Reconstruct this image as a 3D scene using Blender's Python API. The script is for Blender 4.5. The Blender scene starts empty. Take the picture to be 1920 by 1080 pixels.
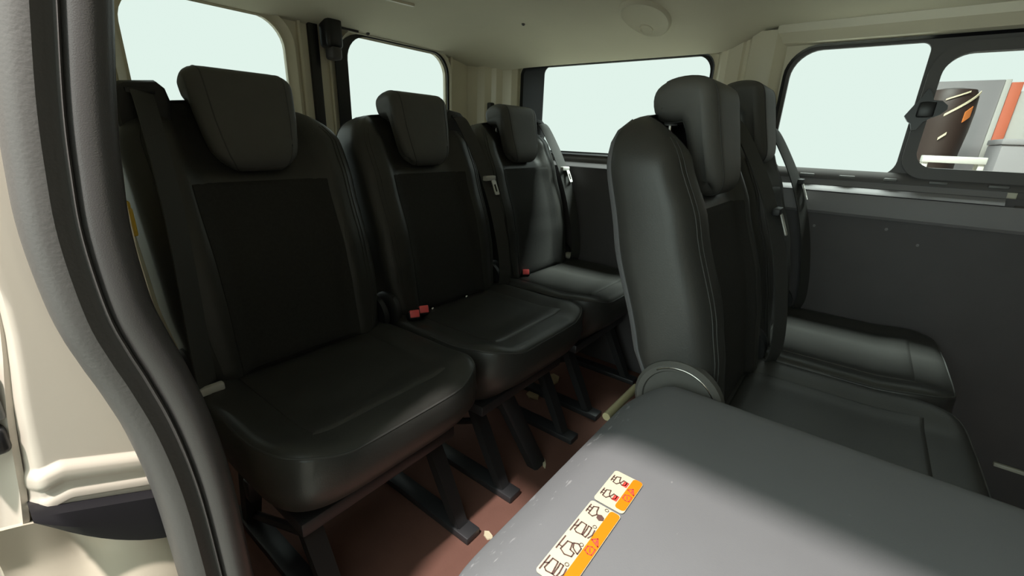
import bpy, bmesh, math, random
from mathutils import Vector, Matrix
random.seed(7)
S = bpy.context.scene
COL = S.collection
# ------------------------------------------------------------------ camera
cd = bpy.data.cameras.new('camera')
cam = bpy.data.objects.new('camera', cd); COL.objects.link(cam)
cd.sensor_width = 36.0; cd.lens = 826.43 / 1920 * 36; cd.clip_start = 0.02
R_ = Vector((0.61686713, -0.78622308, 0.03644458)); U_ = Vector((0.23303698, 0.22667585, 0.94568061)); F_ = Vector((0.75177704, 0.57486635, -0.32304793))
M = Matrix((R_, U_, -F_)).transposed().to_4x4(); M.translation = (-0.1122, -1.1172, 0.9749)
cam.matrix_world = M
S.camera = cam
# ------------------------------------------------------------------ world, lamp, exposure
W = bpy.data.worlds.new('world'); S.world = W; W.use_nodes = True
bg = W.node_tree.nodes['Background']; bg.inputs[0].default_value = (0.745, 0.885, 0.815, 1); bg.inputs[1].default_value = 2.8
S.view_settings.view_transform = 'Standard'; S.view_settings.look = 'None'
S.view_settings.gamma = 1.0; S.view_settings.use_curve_mapping = False; S.view_settings.exposure = 0.0
ld = bpy.data.lights.new('garage_ceiling_lamp', 'AREA'); ld.shape = 'DISK'; ld.size = 0.08; ld.energy = 82; ld.color = (1.0, 0.93, 0.86)
lamp = bpy.data.objects.new('garage_ceiling_lamp', ld); COL.objects.link(lamp)
lamp.location = (-0.62, -0.715, 2.3)
lamp.rotation_euler = (Vector((0.35, -0.75, 0.4)) - lamp.location).to_track_quat('-Z', 'Y').to_euler()

ld2 = bpy.data.lights.new('garage_tube_lamp', 'AREA'); ld2.shape = 'RECTANGLE'; ld2.size = 0.35; ld2.size_y = 1.5; ld2.energy = 420; ld2.color = (0.86, 1.0, 0.90)
lamp2 = bpy.data.objects.new('garage_tube_lamp', ld2); COL.objects.link(lamp2); lamp2.location = (2.15, -0.7, 2.5)
lamp2.rotation_euler = (0, math.radians(18), 0)

# ------------------------------------------------------------------ materials
def mat(name, col, rough=0.5, spec=0.5, bump=0.0, bscale=200.0, var=0.0, vscale=8.0, metal=0.0, coat=0.0, bdist=0.002, sheen=0.0):
    m = bpy.data.materials.new(name); m.use_nodes = True
    nt = m.node_tree; b = nt.nodes['Principled BSDF']
    b.inputs['Base Color'].default_value = (*col, 1); b.inputs['Roughness'].default_value = rough
    b.inputs['Specular IOR Level'].default_value = spec; b.inputs['Metallic'].default_value = metal
    b.inputs['Coat Weight'].default_value = coat; b.inputs['Coat Roughness'].default_value = 0.15
    b.inputs['Sheen Weight'].default_value = sheen
    tc = nt.nodes.new('ShaderNodeTexCoord')
    if bump > 0:
        n = nt.nodes.new('ShaderNodeTexNoise'); n.inputs['Scale'].default_value = bscale; n.inputs['Detail'].default_value = 3
        bp = nt.nodes.new('ShaderNodeBump'); bp.inputs['Strength'].default_value = bump; bp.inputs['Distance'].default_value = bdist
        nt.links.new(tc.outputs['Object'], n.inputs['Vector']); nt.links.new(n.outputs['Fac'], bp.inputs['Height'])
        nt.links.new(bp.outputs['Normal'], b.inputs['Normal'])
    if var > 0:
        n = nt.nodes.new('ShaderNodeTexNoise'); n.inputs['Scale'].default_value = vscale; n.inputs['Detail'].default_value = 5
        r = nt.nodes.new('ShaderNodeMix'); r.data_type = 'RGBA'
        r.inputs[6].default_value = (*[c * (1 - var) for c in col], 1); r.inputs[7].default_value = (*[min(1, c * (1 + var)) for c in col], 1)
        nt.links.new(tc.outputs['Object'], n.inputs['Vector']); nt.links.new(n.outputs['Fac'], r.inputs[0]); nt.links.new(r.outputs[2], b.inputs['Base Color'])
    return m
M_LEATHER = mat('black_leather', (0.042, 0.0415, 0.039), 0.40, 0.5, 0.25, 420, 0.12, 30, bdist=0.001)
M_FABRIC = mat('black_fabric', (0.034, 0.0335, 0.032), 0.85, 0.3, 0.5, 700, 0.25, 150, bdist=0.001)
M_HEAD = mat('dark_grey_vinyl', (0.100, 0.098, 0.092), 0.55, 0.4, 0.25, 420, 0.1, 30, bdist=0.001)
M_SHELL = mat('grey_back_board', (0.150, 0.152, 0.162), 0.72, 0.3, 0.15, 600, 0.06, 12, bdist=0.001)
M_SEAM = mat('grey_thread', (0.055, 0.055, 0.053), 0.7)
M_PLASTIC = mat('black_plastic', (0.025, 0.025, 0.027), 0.5, 0.45, 0.1, 500)
M_GREYPL = mat('grey_plastic', (0.16, 0.16, 0.16), 0.45)
M_STRAP = mat('belt_webbing', (0.055, 0.055, 0.053), 0.6, 0.4, 0.3, 900)
M_CHROME = mat('bright_steel', (0.75, 0.74, 0.72), 0.22, metal=1.0)
M_TONGUE = mat('belt_tongue_metal', (0.62, 0.61, 0.58), 0.35)
M_STEEL = mat('dark_steel', (0.05, 0.05, 0.055), 0.4, metal=0.3)
M_RED = mat('red_button', (1.0, 0.12, 0.13), 0.4)
M_HEADLINER = mat('headliner_cloth', (0.76, 0.72, 0.58), 0.95, 0.1, 0.2, 500, 0.05, 6)
M_PAINT = mat('beige_body_paint', (0.80, 0.74, 0.58), 0.30, 0.5, 0, 1, 0.03, 4, coat=0.3)
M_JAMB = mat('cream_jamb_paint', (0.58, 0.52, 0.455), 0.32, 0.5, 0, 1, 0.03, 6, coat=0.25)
M_CREAM = mat('cream_sill_paint', (0.54, 0.48, 0.39), 0.35, 0.5, coat=0.2)
M_RUBBER = mat('black_rubber', (0.062, 0.058, 0.058), 0.30, 0.5, 0.3, 900, bdist=0.0006)
M_RUBBER2 = mat('grey_rubber', (0.085, 0.080, 0.078), 0.5, 0.4, 0.15, 300)
M_BLACK = mat('black_trim', (0.012, 0.012, 0.014), 0.35)
M_FRAME = mat('dark_window_frame', (0.090, 0.083, 0.083), 0.5)
M_TRIM = mat('charcoal_wall_trim', (0.090, 0.083, 0.088), 0.6, 0.35, 0.2, 400, 0.1, 10)
M_RAIL = mat('grey_wall_rail', (0.22, 0.21, 0.22), 0.5, 0.45, 0.15, 400)
M_FLOOR = mat('brown_floor_vinyl', (0.19, 0.093, 0.073), 0.75, 0.2, 0.2, 200, 0.15, 12)
M_GROUND = mat('garage_concrete', (0.55, 0.53, 0.48), 0.85, 0.3, 0.2, 30, 0.1, 2)
M_BLOCKER = mat('dark_blocker_wall', (0.06, 0.055, 0.05), 0.8, 0.3, 0.2, 30, 0.1, 2)
M_YELLOW = mat('yellow_plastic', (0.62, 0.40, 0.04), 0.4)
M_BUFFER = mat('matt_black_rubber', (0.010, 0.009, 0.012), 0.6, 0.3)
M_TAN = mat('tan_plastic', (0.42, 0.38, 0.22), 0.5)
M_OLIVE = mat('olive_label', (0.30, 0.28, 0.15), 0.6)
M_WHITE = mat('white_label', (0.52, 0.49, 0.38), 0.45)
M_ORANGE = mat('orange_label', (0.60, 0.185, 0.003), 0.45)
M_INK = mat('brown_ink', (0.10, 0.05, 0.045), 0.6)
M_REDINK = mat('red_ink', (0.75, 0.06, 0.05), 0.5)
M_PALE = mat('pale_plastic', (0.55, 0.55, 0.48), 0.4)
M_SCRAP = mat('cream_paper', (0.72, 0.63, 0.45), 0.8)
M_TANFLAT = mat('tan_flat', (0.42, 0.30, 0.16), 0.85)
M_BROWN = mat('dark_brown_gloss', (0.035, 0.020, 0.016), 0.5)
M_WALLG = mat('grey_partition', (0.33, 0.31, 0.32), 0.7)
M_WALLW = mat('white_partition', (0.62, 0.60, 0.56), 0.7)
M_POSTO = mat('orange_stripe', (0.75, 0.19, 0.10), 0.6)
M_AMBER = mat('amber_glint', (0.70, 0.22, 0.06), 0.4)
def glass_mat():
    m = bpy.data.materials.new('window_glass'); m.use_nodes = True; nt = m.node_tree
    for n in list(nt.nodes): nt.nodes.remove(n)
    o = nt.nodes.new('ShaderNodeOutputMaterial'); t = nt.nodes.new('ShaderNodeBsdfTransparent')
    t.inputs[0].default_value = (0.60, 0.60, 0.60, 1); nt.links.new(t.outputs[0], o.inputs[0])
    return m
M_GLASS = glass_mat()

# ------------------------------------------------------------------ helpers
def obj(name, bm, m, parent=None, smooth=True, angle=40):
    bmesh.ops.recalc_face_normals(bm, faces=bm.faces)
    me = bpy.data.meshes.new(name); bm.to_mesh(me); bm.free()
    me.materials.append(m)
    if smooth:
        me.polygons.foreach_set('use_smooth', [True] * len(me.polygons))
        try: me.set_sharp_from_angle(angle=math.radians(angle))
        except Exception: pass
    o = bpy.data.objects.new(name, me); COL.objects.link(o)
    if parent is not None: o.parent = parent
    return o
def empty(name, loc=(0, 0, 0)):
    o = bpy.data.objects.new(name, None); COL.objects.link(o); o.location = loc; o.empty_display_size = 0.05
    return o
def tag(o, label, cat, group=None):
    o['label'] = label; o['category'] = cat
    if group: o['group'] = group
    return o
def struct(o, label=None):
    o['kind'] = 'structure'
    if label: o['label'] = label
    return o
def box(bm, lo, hi, bev=0.0, seg=2, mtx=None):
    r = bmesh.ops.create_cube(bm, size=1.0)
    vs = r['verts']
    for v in vs:
        v.co = Vector(((lo[i] + hi[i]) / 2 + v.co[i] * (hi[i] - lo[i]) for i in range(3)))
    if bev > 0:
        es = list({e for v in vs for e in v.link_edges})
        rr = bmesh.ops.bevel(bm, geom=es, offset=bev, segments=seg, affect='EDGES', profile=0.5)
        vs = list({v for f in rr['faces'] for v in f.verts} | {v for v in vs if v.is_valid})
    if mtx is not None:
        for v in vs: v.co = mtx @ v.co
    return bm
def nb(): return bmesh.new()
def tube(bm, pts, rad, n=8, flat=None):
    """round tube along pts; rad number or list"""
    P = [Vector(p) for p in pts]; rings = []
    up = Vector((0.13, 0.21, 0.97))
    for i, p in enumerate(P):
        d = (P[min(i + 1, len(P) - 1)] - P[max(i - 1, 0)]).normalized()
        a = d.cross(up)
        if a.length < 0.05: a = d.cross(Vector((1, 0, 0)))
        a.normalize(); b = d.cross(a).normalized()
        r = rad[i] if isinstance(rad, (list, tuple)) else rad
        rings.append([bm.verts.new(p + a * r * math.cos(2 * math.pi * k / n) + b * r * math.sin(2 * math.pi * k / n)) for k in range(n)])
    for A, B in zip(rings, rings[1:]):
        for k in range(n): bm.faces.new((A[k], A[(k + 1) % n], B[(k + 1) % n], B[k]))
    bm.faces.new(rings[0]); bm.faces.new(rings[-1])
    return bm
def loft(bm, rings, caps=True):
    R = [[bm.verts.new(p) for p in r] for r in rings]; n = len(R[0])
    for A, B in zip(R, R[1:]):
        for k in range(n): bm.faces.new((A[k], A[(k + 1) % n], B[(k + 1) % n], B[k]))
    if caps: bm.faces.new(R[0]); bm.faces.new(R[-1])
    return bm
def grid(bm, fn, us, vs, thick=None):
    V = [[bm.verts.new(fn(u, v)) for u in us] for v in vs]
    for j in range(len(vs) - 1):
        for i in range(len(us) - 1): bm.faces.new((V[j][i], V[j][i + 1], V[j + 1][i + 1], V[j + 1][i]))
    return bm
def lin(a, b, n): return [a + (b - a) * i / (n - 1) for i in range(n)]
def interp(x, tab):
    if x <= tab[0][0]: return tab[0][1]
    for (a, b), (c, d) in zip(tab, tab[1:]):
        if x <= c:
            t = (x - a) / (c - a); t = t * t * (3 - 2 * t) * 0.4 + t * 0.6
            return b + (d - b) * t
    return tab[-1][1]
def sm(t): t = max(0, min(1, t)); return t * t * (3 - 2 * t)
def solid(bm, t):
    bmesh.ops.recalc_face_normals(bm, faces=bm.faces); bm.normal_update()
    return bmesh.ops.solidify(bm, geom=list(bm.faces), thickness=t)
def ribbon(bm, pts, width, thick, side=(1, 0, 0)):
    P = [Vector(p) for p in pts]; s = Vector(side).normalized(); rings = []
    for i, p in enumerate(P):
        d = (P[min(i + 1, len(P) - 1)] - P[max(i - 1, 0)]).normalized(); n = d.cross(s).normalized()
        rings.append([p + s * width / 2 + n * thick / 2, p - s * width / 2 + n * thick / 2, p - s * width / 2 - n * thick / 2, p + s * width / 2 - n * thick / 2])
    return loft(bm, rings)
def smooth_path(pts, n=6):
    P = [Vector(p) for p in pts]; out = []
    for i in range(len(P) - 1):
        p0 = P[max(i - 1, 0)]; p1 = P[i]; p2 = P[i + 1]; p3 = P[min(i + 2, len(P) - 1)]
        for k in range(n):
            t = k / n
            out.append(0.5 * ((2 * p1) + (p2 - p0) * t + (2 * p0 - 5 * p1 + 4 * p2 - p3) * t * t + (3 * p1 - p0 - 3 * p2 + p3) * t ** 3))
    out.append(P[-1]); return out
def rrect(a0, a1, b0, b1, r, n=8):
    """rounded rectangle loop (a,b); r one radius or (r_a0b0, r_a1b0, r_a1b1, r_a0b1)"""
    if not isinstance(r, (tuple, list)): r = (r,) * 4
    out = []
    for (ca, cb, rr, s) in ((a0, b0, r[0], 180), (a1, b0, r[1], 270), (a1, b1, r[2], 0), (a0, b1, r[3], 90)):
        x = ca + rr if ca == a0 else ca - rr; y = cb + rr if cb == b0 else cb - rr
        for k in range(n + 1):
            t = math.radians(s + 90 * k / n); out.append((x + rr * math.cos(t), y + rr * math.sin(t)))
    return out
def plate(outer, holes, to3, thick):
    """flat plate with holes; to3(a,b,t) maps to 3D, t from 0 to thick"""
    bm = bmesh.new(); loops = []
    for L in [outer] + holes:
        vs = [bm.verts.new(Vector((a, b, 0))) for a, b in L]
        loops.append([bm.edges.new((vs[i], vs[(i + 1) % len(vs)])) for i in range(len(vs))])
    bmesh.ops.triangle_fill(bm, use_beauty=True, use_dissolve=False, edges=[e for l in loops for e in l])
    r = bmesh.ops.extrude_face_region(bm, geom=list(bm.faces))
    for v in r['geom']:
        if isinstance(v, bmesh.types.BMVert): v.co.z = thick
    for v in bm.verts: v.co = Vector(to3(*v.co))
    return bm
def ring_strip(loop, inset, to3, d0, d1):
    """moulding around a window: loop at depth d0 to inset loop at depth d1"""
    n = len(loop); ca = sum(p[0] for p in loop) / n; cb = sum(p[1] for p in loop) / n
    bm = bmesh.new()
    def off(L, k):
        out = []
        for i in range(n):
            p = Vector(L[i]); a = Vector(L[i - 1]); b = Vector(L[(i + 1) % n])
            d = (b - a).normalized(); nn = Vector((-d.y, d.x)); out.append(p + nn * k)
        return out
    A = off(loop, 0); B = off(loop, inset)
    loft(bm, [[to3(p.x, p.y, d0) for p in A], [to3(p.x, p.y, d0 * .6 + d1 * .4) for p in off(loop, inset * .35)], [to3(p.x, p.y, d1) for p in B]], caps=False)
    return bm

# ------------------------------------------------------------------ setting: ground, van shell
bm = nb(); box(bm, (-7, -7, -0.66), (11, 7, -0.60)); struct(obj('ground', bm, M_GROUND, smooth=False), 'grey concrete garage floor around the van')
bm = nb(); box(bm, (-7, -3.1, -0.60), (11, -3.0, 3.4)); struct(obj('wall_light_blocker', bm, M_BLOCKER, smooth=False), 'unseen dark wall added in front of the van to block light')  # out of view, added to keep the seat fronts dark
bm = nb(); box(bm, (-0.02, -2.35, -0.05), (1.66, 0.47, 0.0)); struct(obj('floor', bm, M_FLOOR, smooth=False), 'brown vinyl van floor')

XW = 1.64
def far3(y, z, t): return (XW + t, y, z)
W3 = rrect(-0.62, 0.215, 0.915, 1.280, (0.06, 0.06, 0.04, 0.055))
W4 = rrect(-1.95, -0.835, 0.885, 1.276, (0.05, 0.06, 0.085, 0.05))
farw = obj('wall_right', plate([(-2.35, 0), (0.47, 0), (0.47, 1.43), (-2.35, 1.43)], [W3, W4], far3, 0.035), M_PAINT, smooth=False)
struct(farw, 'far side wall of the van with beige pillars and charcoal lower trim')
# mouldings around the two openings
o = obj('window_rubber', ring_strip(W3, 0.012, far3, -0.006, 0.012), M_BLACK, farw)
o = obj('window_rubber', ring_strip(W4, 0.014, far3, -0.006, 0.012), M_BLACK, farw)
# pillar trims between the windows
def ridge_panel(name, prof, z0, z1, m, parent):
    bm = nb(); rings = []
    for z in (z0, z1): rings.append([(x, y, z) for x, y in prof])
    R = [[bm.verts.new(p) for p in r] for r in rings]
    for k in range(len(prof) - 1): bm.faces.new((R[0][k], R[0][k + 1], R[1][k + 1], R[1][k]))
    r = solid(bm, 0.006)
    return obj(name, bm, m, parent, angle=25)
ridge_panel('pillar_trim', [(1.645, -0.632), (1.622, -0.648), (1.612, -0.668), (1.612, -0.705), (1.620, -0.712), (1.620, -0.728), (1.610, -0.735), (1.606, -0.775), (1.612, -0.798), (1.645, -0.826)], 0.88, 1.32, M_PAINT, farw)
# corner pillar
cor = ridge_panel('trim_1', [(1.655, 0.222), (1.630, 0.232), (1.615, 0.250), (1.612, 0.300), (1.590, 0.320), (1.585, 0.345), (1.560, 0.365), (1.548, 0.40), (1.530, 0.415), (1.515, 0.432)], 0.0, 1.34, M_PAINT, None)
struct(cor, 'beige ridged corner pillar between rear door and side window')
bm = nb(); box(bm, (1.558, 0.325, 1.0), (1.590, 0.350, 1.125), 0.006); obj('belt_guide', bm, M_PLASTIC, cor)
# lower trim profile swept along Y
def profile_y(prof, y0, y1, n=2):
    bm = nb(); R = []
    for y in lin(y0, y1, n): R.append([bm.verts.new((x, y, z)) for x, z in prof])
    for A, B in zip(R, R[1:]):
        for k in range(len(prof) - 1): bm.faces.new((A[k], A[k + 1], B[k + 1], B[k]))
    solid(bm, 0.004)
    return bm
obj('sill_trim', profile_y([(1.643, 0.915), (1.636, 0.905), (1.632, 0.895), (1.630, 0.886)], -2.3, 0.23), M_FRAME, farw, angle=20)
obj('ledge', profile_y([(1.634, 0.888), (1.618, 0.868), (1.616, 0.864)], -0.62, 0.24), M_RAIL, farw, angle=20)
obj('ledge', profile_y([(1.634, 0.888), (1.626, 0.868), (1.612, 0.856), (1.608, 0.850)], -1.42, -0.63), M_RAIL, farw, angle=20)
obj('ledge', profile_y([(1.634, 0.888), (1.630, 0.868), (1.624, 0.852), (1.608, 0.842), (1.606, 0.838)], -2.3, -1.44), M_FRAME, farw, angle=20)
obj('side_rail', profile_y([(1.608, 0.848), (1.606, 0.842), (1.606, 0.792), (1.610, 0.786), (1.624, 0.784)], -2.3, -0.63), M_RAIL, farw, angle=20)
obj('lower_panel', profile_y([(1.624, 0.870), (1.624, 0.80), (1.618, 0.77), (1.616, 0.40), (1.624, 0.004)], -2.3, 0.24), M_TRIM, farw, angle=20)
for (y, z) in ((-1.02, 0.74), (-1.28, 0.72), (-0.4, 0.74), (-1.20, 0.755)):
    bm = nb(); bmesh.ops.create_uvsphere(bm, u_segments=10, v_segments=6, radius=0.008, matrix=Matrix.Translation((1.617, y, z)) @ Matrix.Diagonal((0.5, 1, 1, 1))); obj('trim_clip', bm, M_RAIL, farw)
for (y0, y1) in ((-0.985, -0.945), (-1.09, -1.05), (-1.19, -1.16), (-1.30, -1.26), (-1.42, -1.38)):
    bm = nb(); box(bm, (1.624, y0, 0.893), (1.634, y1, 0.901), 0.002); obj('trim_clip', bm, M_GREYPL, farw)

bm = nb(); box(bm, (1.604, -1.95, 0.117), (1.616, -1.60, 0.128), 0.002); obj('sill_strip', bm, M_PALE, farw)
# window 3: fixed side glass with a black printed border
def pane(name, loop, to3, t0, th, parent, m=M_GLASS):
    return obj(name, plate(loop, [], lambda a, b, t: to3(a, b, t0 + t), th), m, parent, smooth=False)
w3 = empty('window_3', (XW, -0.2, 0.915)); struct(w3, 'fixed glass of the rear side window with black border')
def sub(o, parent):   # parent keeping the world position
    o.parent = parent; o.matrix_parent_inverse = Matrix.Translation(-Vector(parent.location)); return o
sub(pane('glass', W3, far3, 0.014, 0.004, None), w3)
sub(obj('black_border', plate(rrect(-0.625, 0.22, 0.91, 1.284, 0.05), [rrect(-0.606, 0.095, 0.926, 1.270, (0.05, 0.05, 0.03, 0.055))], lambda a, b, t: far3(a, b, 0.006 + t), 0.004), M_BLACK, None, smooth=False), w3)
# window 4: fixed light + sliding light
w4 = empty('window_4', (XW, -1.3, 0.885)); struct(w4, 'side window with a fixed pane and a latched sliding pane in dark frame')
H4 = rrect(-1.178, -0.852, 0.905, 1.262, (0.045, 0.06, 0.075, 0.022))
H5 = rrect(-1.93, -1.214, 0.936, 1.229, (0.04, 0.045, 0.055, 0.05))
sub(obj('window_frame', plate(rrect(-1.952, -0.833, 0.883, 1.278, (0.05, 0.06, 0.085, 0.05)), [H4, H5], lambda a, b, t: far3(a, b, 0.004 + t), 0.014), M_FRAME, None, smooth=False), w4)
sub(obj('slider_frame', plate(rrect(-1.945, -1.186, 0.905, 1.256, (0.05, 0.06, 0.075, 0.05)), [H5], lambda a, b, t: far3(a, b, -0.012 + t), 0.016), M_FRAME, None, smooth=False), w4)
sub(pane('glass', H4, far3, 0.010, 0.004, None), w4)
sub(pane('glass', H5, far3, 0.000, 0.004, None), w4)
bm = nb()
prof = [(-1.162, 1.072), (-1.176, 1.100), (-1.190, 1.125), (-1.196, 1.142), (-1.206, 1.132), (-1.214, 1.112), (-1.232, 1.110), (-1.246, 1.098), (-1.247, 1.088), (-1.236, 1.075), (-1.218, 1.066), (-1.205, 1.056), (-1.196, 1.036), (-1.186, 1.034), (-1.180, 1.052), (-1.172, 1.058)]
lat = plate(prof, [], lambda a, b, t: far3(a, b, -0.034 + t), 0.024)
lat = obj('slider_latch', lat, M_BLACK, None, smooth=False); sub(lat, w4)
bm = nb(); box(bm, (XW - 0.044, -1.222, 1.068), (XW - 0.032, -1.186, 1.108), 0.004); sub(obj('latch_grip', bm, M_BLACK, None), w4)

# rear doors
YD = 0.43
def rear3(x, z, t): return (x, YD + t, z)
def rear_door(n, x0, x1, wx0, wx1, seam_side, label):
    L = rrect(wx0, wx1, 0.62, 1.297, (0.05, 0.05, 0.085, 0.085))
    d = obj('door_%d' % n, plate([(x0, 0.0), (x1, 0.0), (x1, 1.40), (x0, 1.40)], [L], rear3, 0.014), M_PAINT, smooth=False); struct(d, label)
    obj('window_reveal', ring_strip(rrect(wx0 - 0.028, wx1 + 0.028, 0.60, 1.322, 0.10), 0.0285, rear3, -0.012, 0.004), M_PAINT, d)
    return d, L
d1, L1 = rear_door(1, 0.03, 0.772, 0.262, 0.674, 1, 'rear door beside the open sliding door, beige frame round its window')
d2, L2 = rear_door(2, 0.788, 1.60, 0.884, 1.372, -1, 'rear door at the corner pillar, beige frame round its window')
# dark printed border at the inner edge of the second rear window
LB = rrect(0.838, 1.380, 0.60, 1.302, (0.05, 0.05, 0.085, 0.11))
obj('black_border', plate(LB, [rrect(0.886, 1.370, 0.63, 1.297, (0.05, 0.05, 0.085, 0.085))], lambda a, b, t: rear3(a, b, -0.016 + t), 0.004), M_BLACK, d2, smooth=False)
bm = nb(); box(bm, (0.753, YD - 0.012, 0.0), (0.787, YD + 0.006, 1.375), 0.004); obj('door_seal', bm, M_BLACK, d1)
bm = nb(); box(bm, (0.718, YD - 0.010, 0.0), (0.730, YD + 0.004, 1.36), 0.004); obj('door_rib', bm, M_PAINT, d1)
bm = nb(); box(bm, (0.820, YD - 0.010, 0.0), (0.827, YD + 0.004, 1.30), 0.003); obj('door_rib', bm, M_PAINT, d2)
bm = nb(); box(bm, (0.790, YD - 0.060, 1.235), (0.850, YD - 0.002, 1.345), 0.014, 3); lt = obj('door_latch', bm, M_BLACK, d2)
bm = nb(); box(bm, (0.800, YD - 0.066, 1.20), (0.838, YD - 0.016, 1.24), 0.01, 3); obj('latch_cover', bm, M_FRAME, lt)
bm = nb(); box(bm, (1.395, YD - 0.012, 0.0), (1.41, YD + 0.004, 1.31), 0.004); obj('door_rib', bm, M_PAINT, d2)
struct(obj('window_1', plate(rrect(0.255, 0.681, 0.613, 1.304, 0.09), [], lambda a, b, t: rear3(a, b, 0.016 + t), 0.003), M_GLASS, smooth=False), 'glass of the rear door beside the sliding door')
struct(obj('window_2', plate(rrect(0.898, 1.385, 0.613, 1.304, 0.09), [], lambda a, b, t: rear3(a, b, 0.016 + t), 0.003), M_GLASS, smooth=False), 'glass of the rear door at the corner pillar')

# ceiling (headliner)
def zceil(x, y):
    he = 1.268 + 0.062 * sm((-0.64 - y) / 0.16)
    dx = min(1.0, abs(x - 0.81) / 0.80); dy = max(0.0, min(1.0, (y + 0.25) / 0.68))
    a = (1.385 - he) * dx ** 4; b = 0.085 * dy ** 3
    return 1.385 - math.sqrt(a * a + b * b)
bm = nb(); us = lin(0.0, 1.61, 41); vs = lin(-2.33, 0.43, 61)
grid(bm, lambda u, v: (u, v, zceil(u, v)), us, vs)
solid(bm, -0.02)
ceil = struct(obj('ceiling', bm, M_HEADLINER), 'greige cloth headliner of the van roof')
bm = nb(); box(bm, (-0.05, -2.35, 1.41), (1.70, 0.48, 1.44)); obj('roof_skin', bm, M_PAINT, ceil, smooth=False)
# window header above the side window
obj('header_trim', profile_y([(1.645, 1.279), (1.628, 1.286), (1.622, 1.300), (1.612, 1.312), (1.604, 1.345)], -2.3, -0.80, 2), M_PAINT, farw, angle=20)
# ceiling details
def disc_on_ceiling(cx, cy, ra, rb, h, ring=True):
    bm = nb(); R = []
    prof = ((1.0, 0.0), (0.97, 0.6), (0.90, 1.0), (0.80, 0.55), (0.6, 0.35), (0.3, 0.3), (0.02, 0.3)) if ring else ((1.0, 0.0), (0.9, 0.8), (0.7, 1.0), (0.3, 0.9), (0.02, 0.85))
    for s, k in prof:
        R.append([(cx + ra * s * math.cos(t), cy + rb * s * math.sin(t), zceil(min(1.6, cx + ra * s * math.cos(t)), cy + rb * s * math.sin(t)) - h * k - 0.0005) for t in lin(0, 2 * math.pi * 31 / 32, 32)])
    return loft(bm, R)
v = obj('roof_vent', disc_on_ceiling(1.39, -0.455, 0.115, 0.075, 0.010), M_HEADLINER, ceil)
obj('vent_button', disc_on_ceiling(1.455, -0.435, 0.028, 0.022, 0.008), M_HEADLINER, v)
bm = nb(); ribbon(bm, [(x, 0.175 - 0.16 * (x - 0.83), zceil(x, 0.16) - 0.002) for x in lin(0.83, 0.97, 5)], 0.010, 0.006, (0, 1, 0)); obj('roof_strip', bm, M_PAINT, ceil)
bm = nb(); ribbon(bm, [(x, 0.405, zceil(x, 0.405) - 0.002) for x in lin(0.80, 0.93, 5)], 0.008, 0.006, (0, 1, 0)); obj('roof_slot', bm, M_BLACK, ceil)
for (cx, cy) in ((0.97, 0.405), (1.33, -0.02)):
    bm = nb(); bmesh.ops.create_uvsphere(bm, u_segments=10, v_segments=6, radius=0.007, matrix=Matrix.Translation((cx, cy, zceil(cx, cy)))); obj('roof_clip', bm, M_FRAME, ceil)

# unseen bulkhead added to close off light from the front, near-side front body, header above the open doorway
bm = nb(); box(bm, (-0.05, -2.40, -0.05), (1.68, -2.35, 1.44)); struct(obj('wall_front_blocker', bm, M_TRIM, smooth=False), 'unseen charcoal bulkhead added in front of the seats to block light')
nw = empty('wall_left', (0, 0, 0)); struct(nw, 'near side body of the van around the open sliding door')
bm = nb(); box(bm, (-0.03, -2.35, -0.05), (0.05, -1.60, 1.44)); obj('front_pillar', bm, M_PAINT, nw, smooth=False)
bm = nb(); box(bm, (-0.03, -1.60, 1.285), (0.05, -0.50, 1.44), 0.012); obj('door_header', bm, M_PAINT, nw)
# quarter panel: inner skin
bm = nb(); pr = [(-0.004, -0.05), (-0.004, 0.30), (-0.012, 0.62), (-0.022, 0.85), (-0.020, 0.98), (-0.004, 1.08), (0.02, 1.25), (0.03, 1.43)]
R = [[bm.verts.new((x, y, z)) for x, z in pr] for y in (-0.555, 0.47)]
for k in range(len(pr) - 1): bm.faces.new((R[0][k], R[0][k + 1], R[1][k + 1], R[1][k]))
solid(bm, 0.02)
obj('quarter_panel', bm, M_PAINT, nw, angle=20)
bm = nb(); rings = []
for y in lin(-0.36, 0.22, 16):
    k = math.sqrt(max(0.0, 1 - ((y + 0.07) / 0.30) ** 2)); rings.append([(-0.01, y, 0.0), (0.058, y, 0.0), (0.058, y, 0.30 + 0.46 * k), (0.050, y, 0.32 + 0.46 * k), (-0.01, y, 0.34 + 0.46 * k)])
loft(bm, rings); obj('wheel_arch', bm, M_JAMB, nw)

# door seal: bulb and flange swept along the rear edge of the doorway
SEAL = [(1.42, 0.045), (1.30, 0.036), (1.20, 0.020), (1.12, 0.008), (1.074, 0.001), (0.988, -0.0135), (0.93, -0.0205), (0.875, -0.0245), (0.806, -0.0220), (0.765, -0.015), (0.725, -0.006), (0.66, 0.0055), (0.57, 0.0135), (0.45, 0.0155), (0.30, 0.0155), (0.0, 0.0155)]
path = smooth_path([(x, -0.57, z) for z, x in SEAL], 5)
def sweep_xz(path, prof):
    """profile points (across, forward) swept along a path lying in an XZ plane"""
    rings = []
    for i, p in enumerate(path):
        d = (path[min(i + 1, len(path) - 1)] - path[max(i - 1, 0)]).normalized(); a = Vector((-d.z, 0, d.x)).normalized()
        if a.x < 0: a = -a
        rings.append([p + a * u + Vector((0, v, 0)) for u, v in prof])
    bm = nb(); loft(bm, rings); return bm
bulb = [(0.0185 * math.cos(t), -0.0195 * math.sin(t)) for t in lin(0, 2 * math.pi * 19 / 20, 20)]
seal = obj('seal_bulb', sweep_xz(path, bulb), M_RUBBER, nw)
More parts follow.
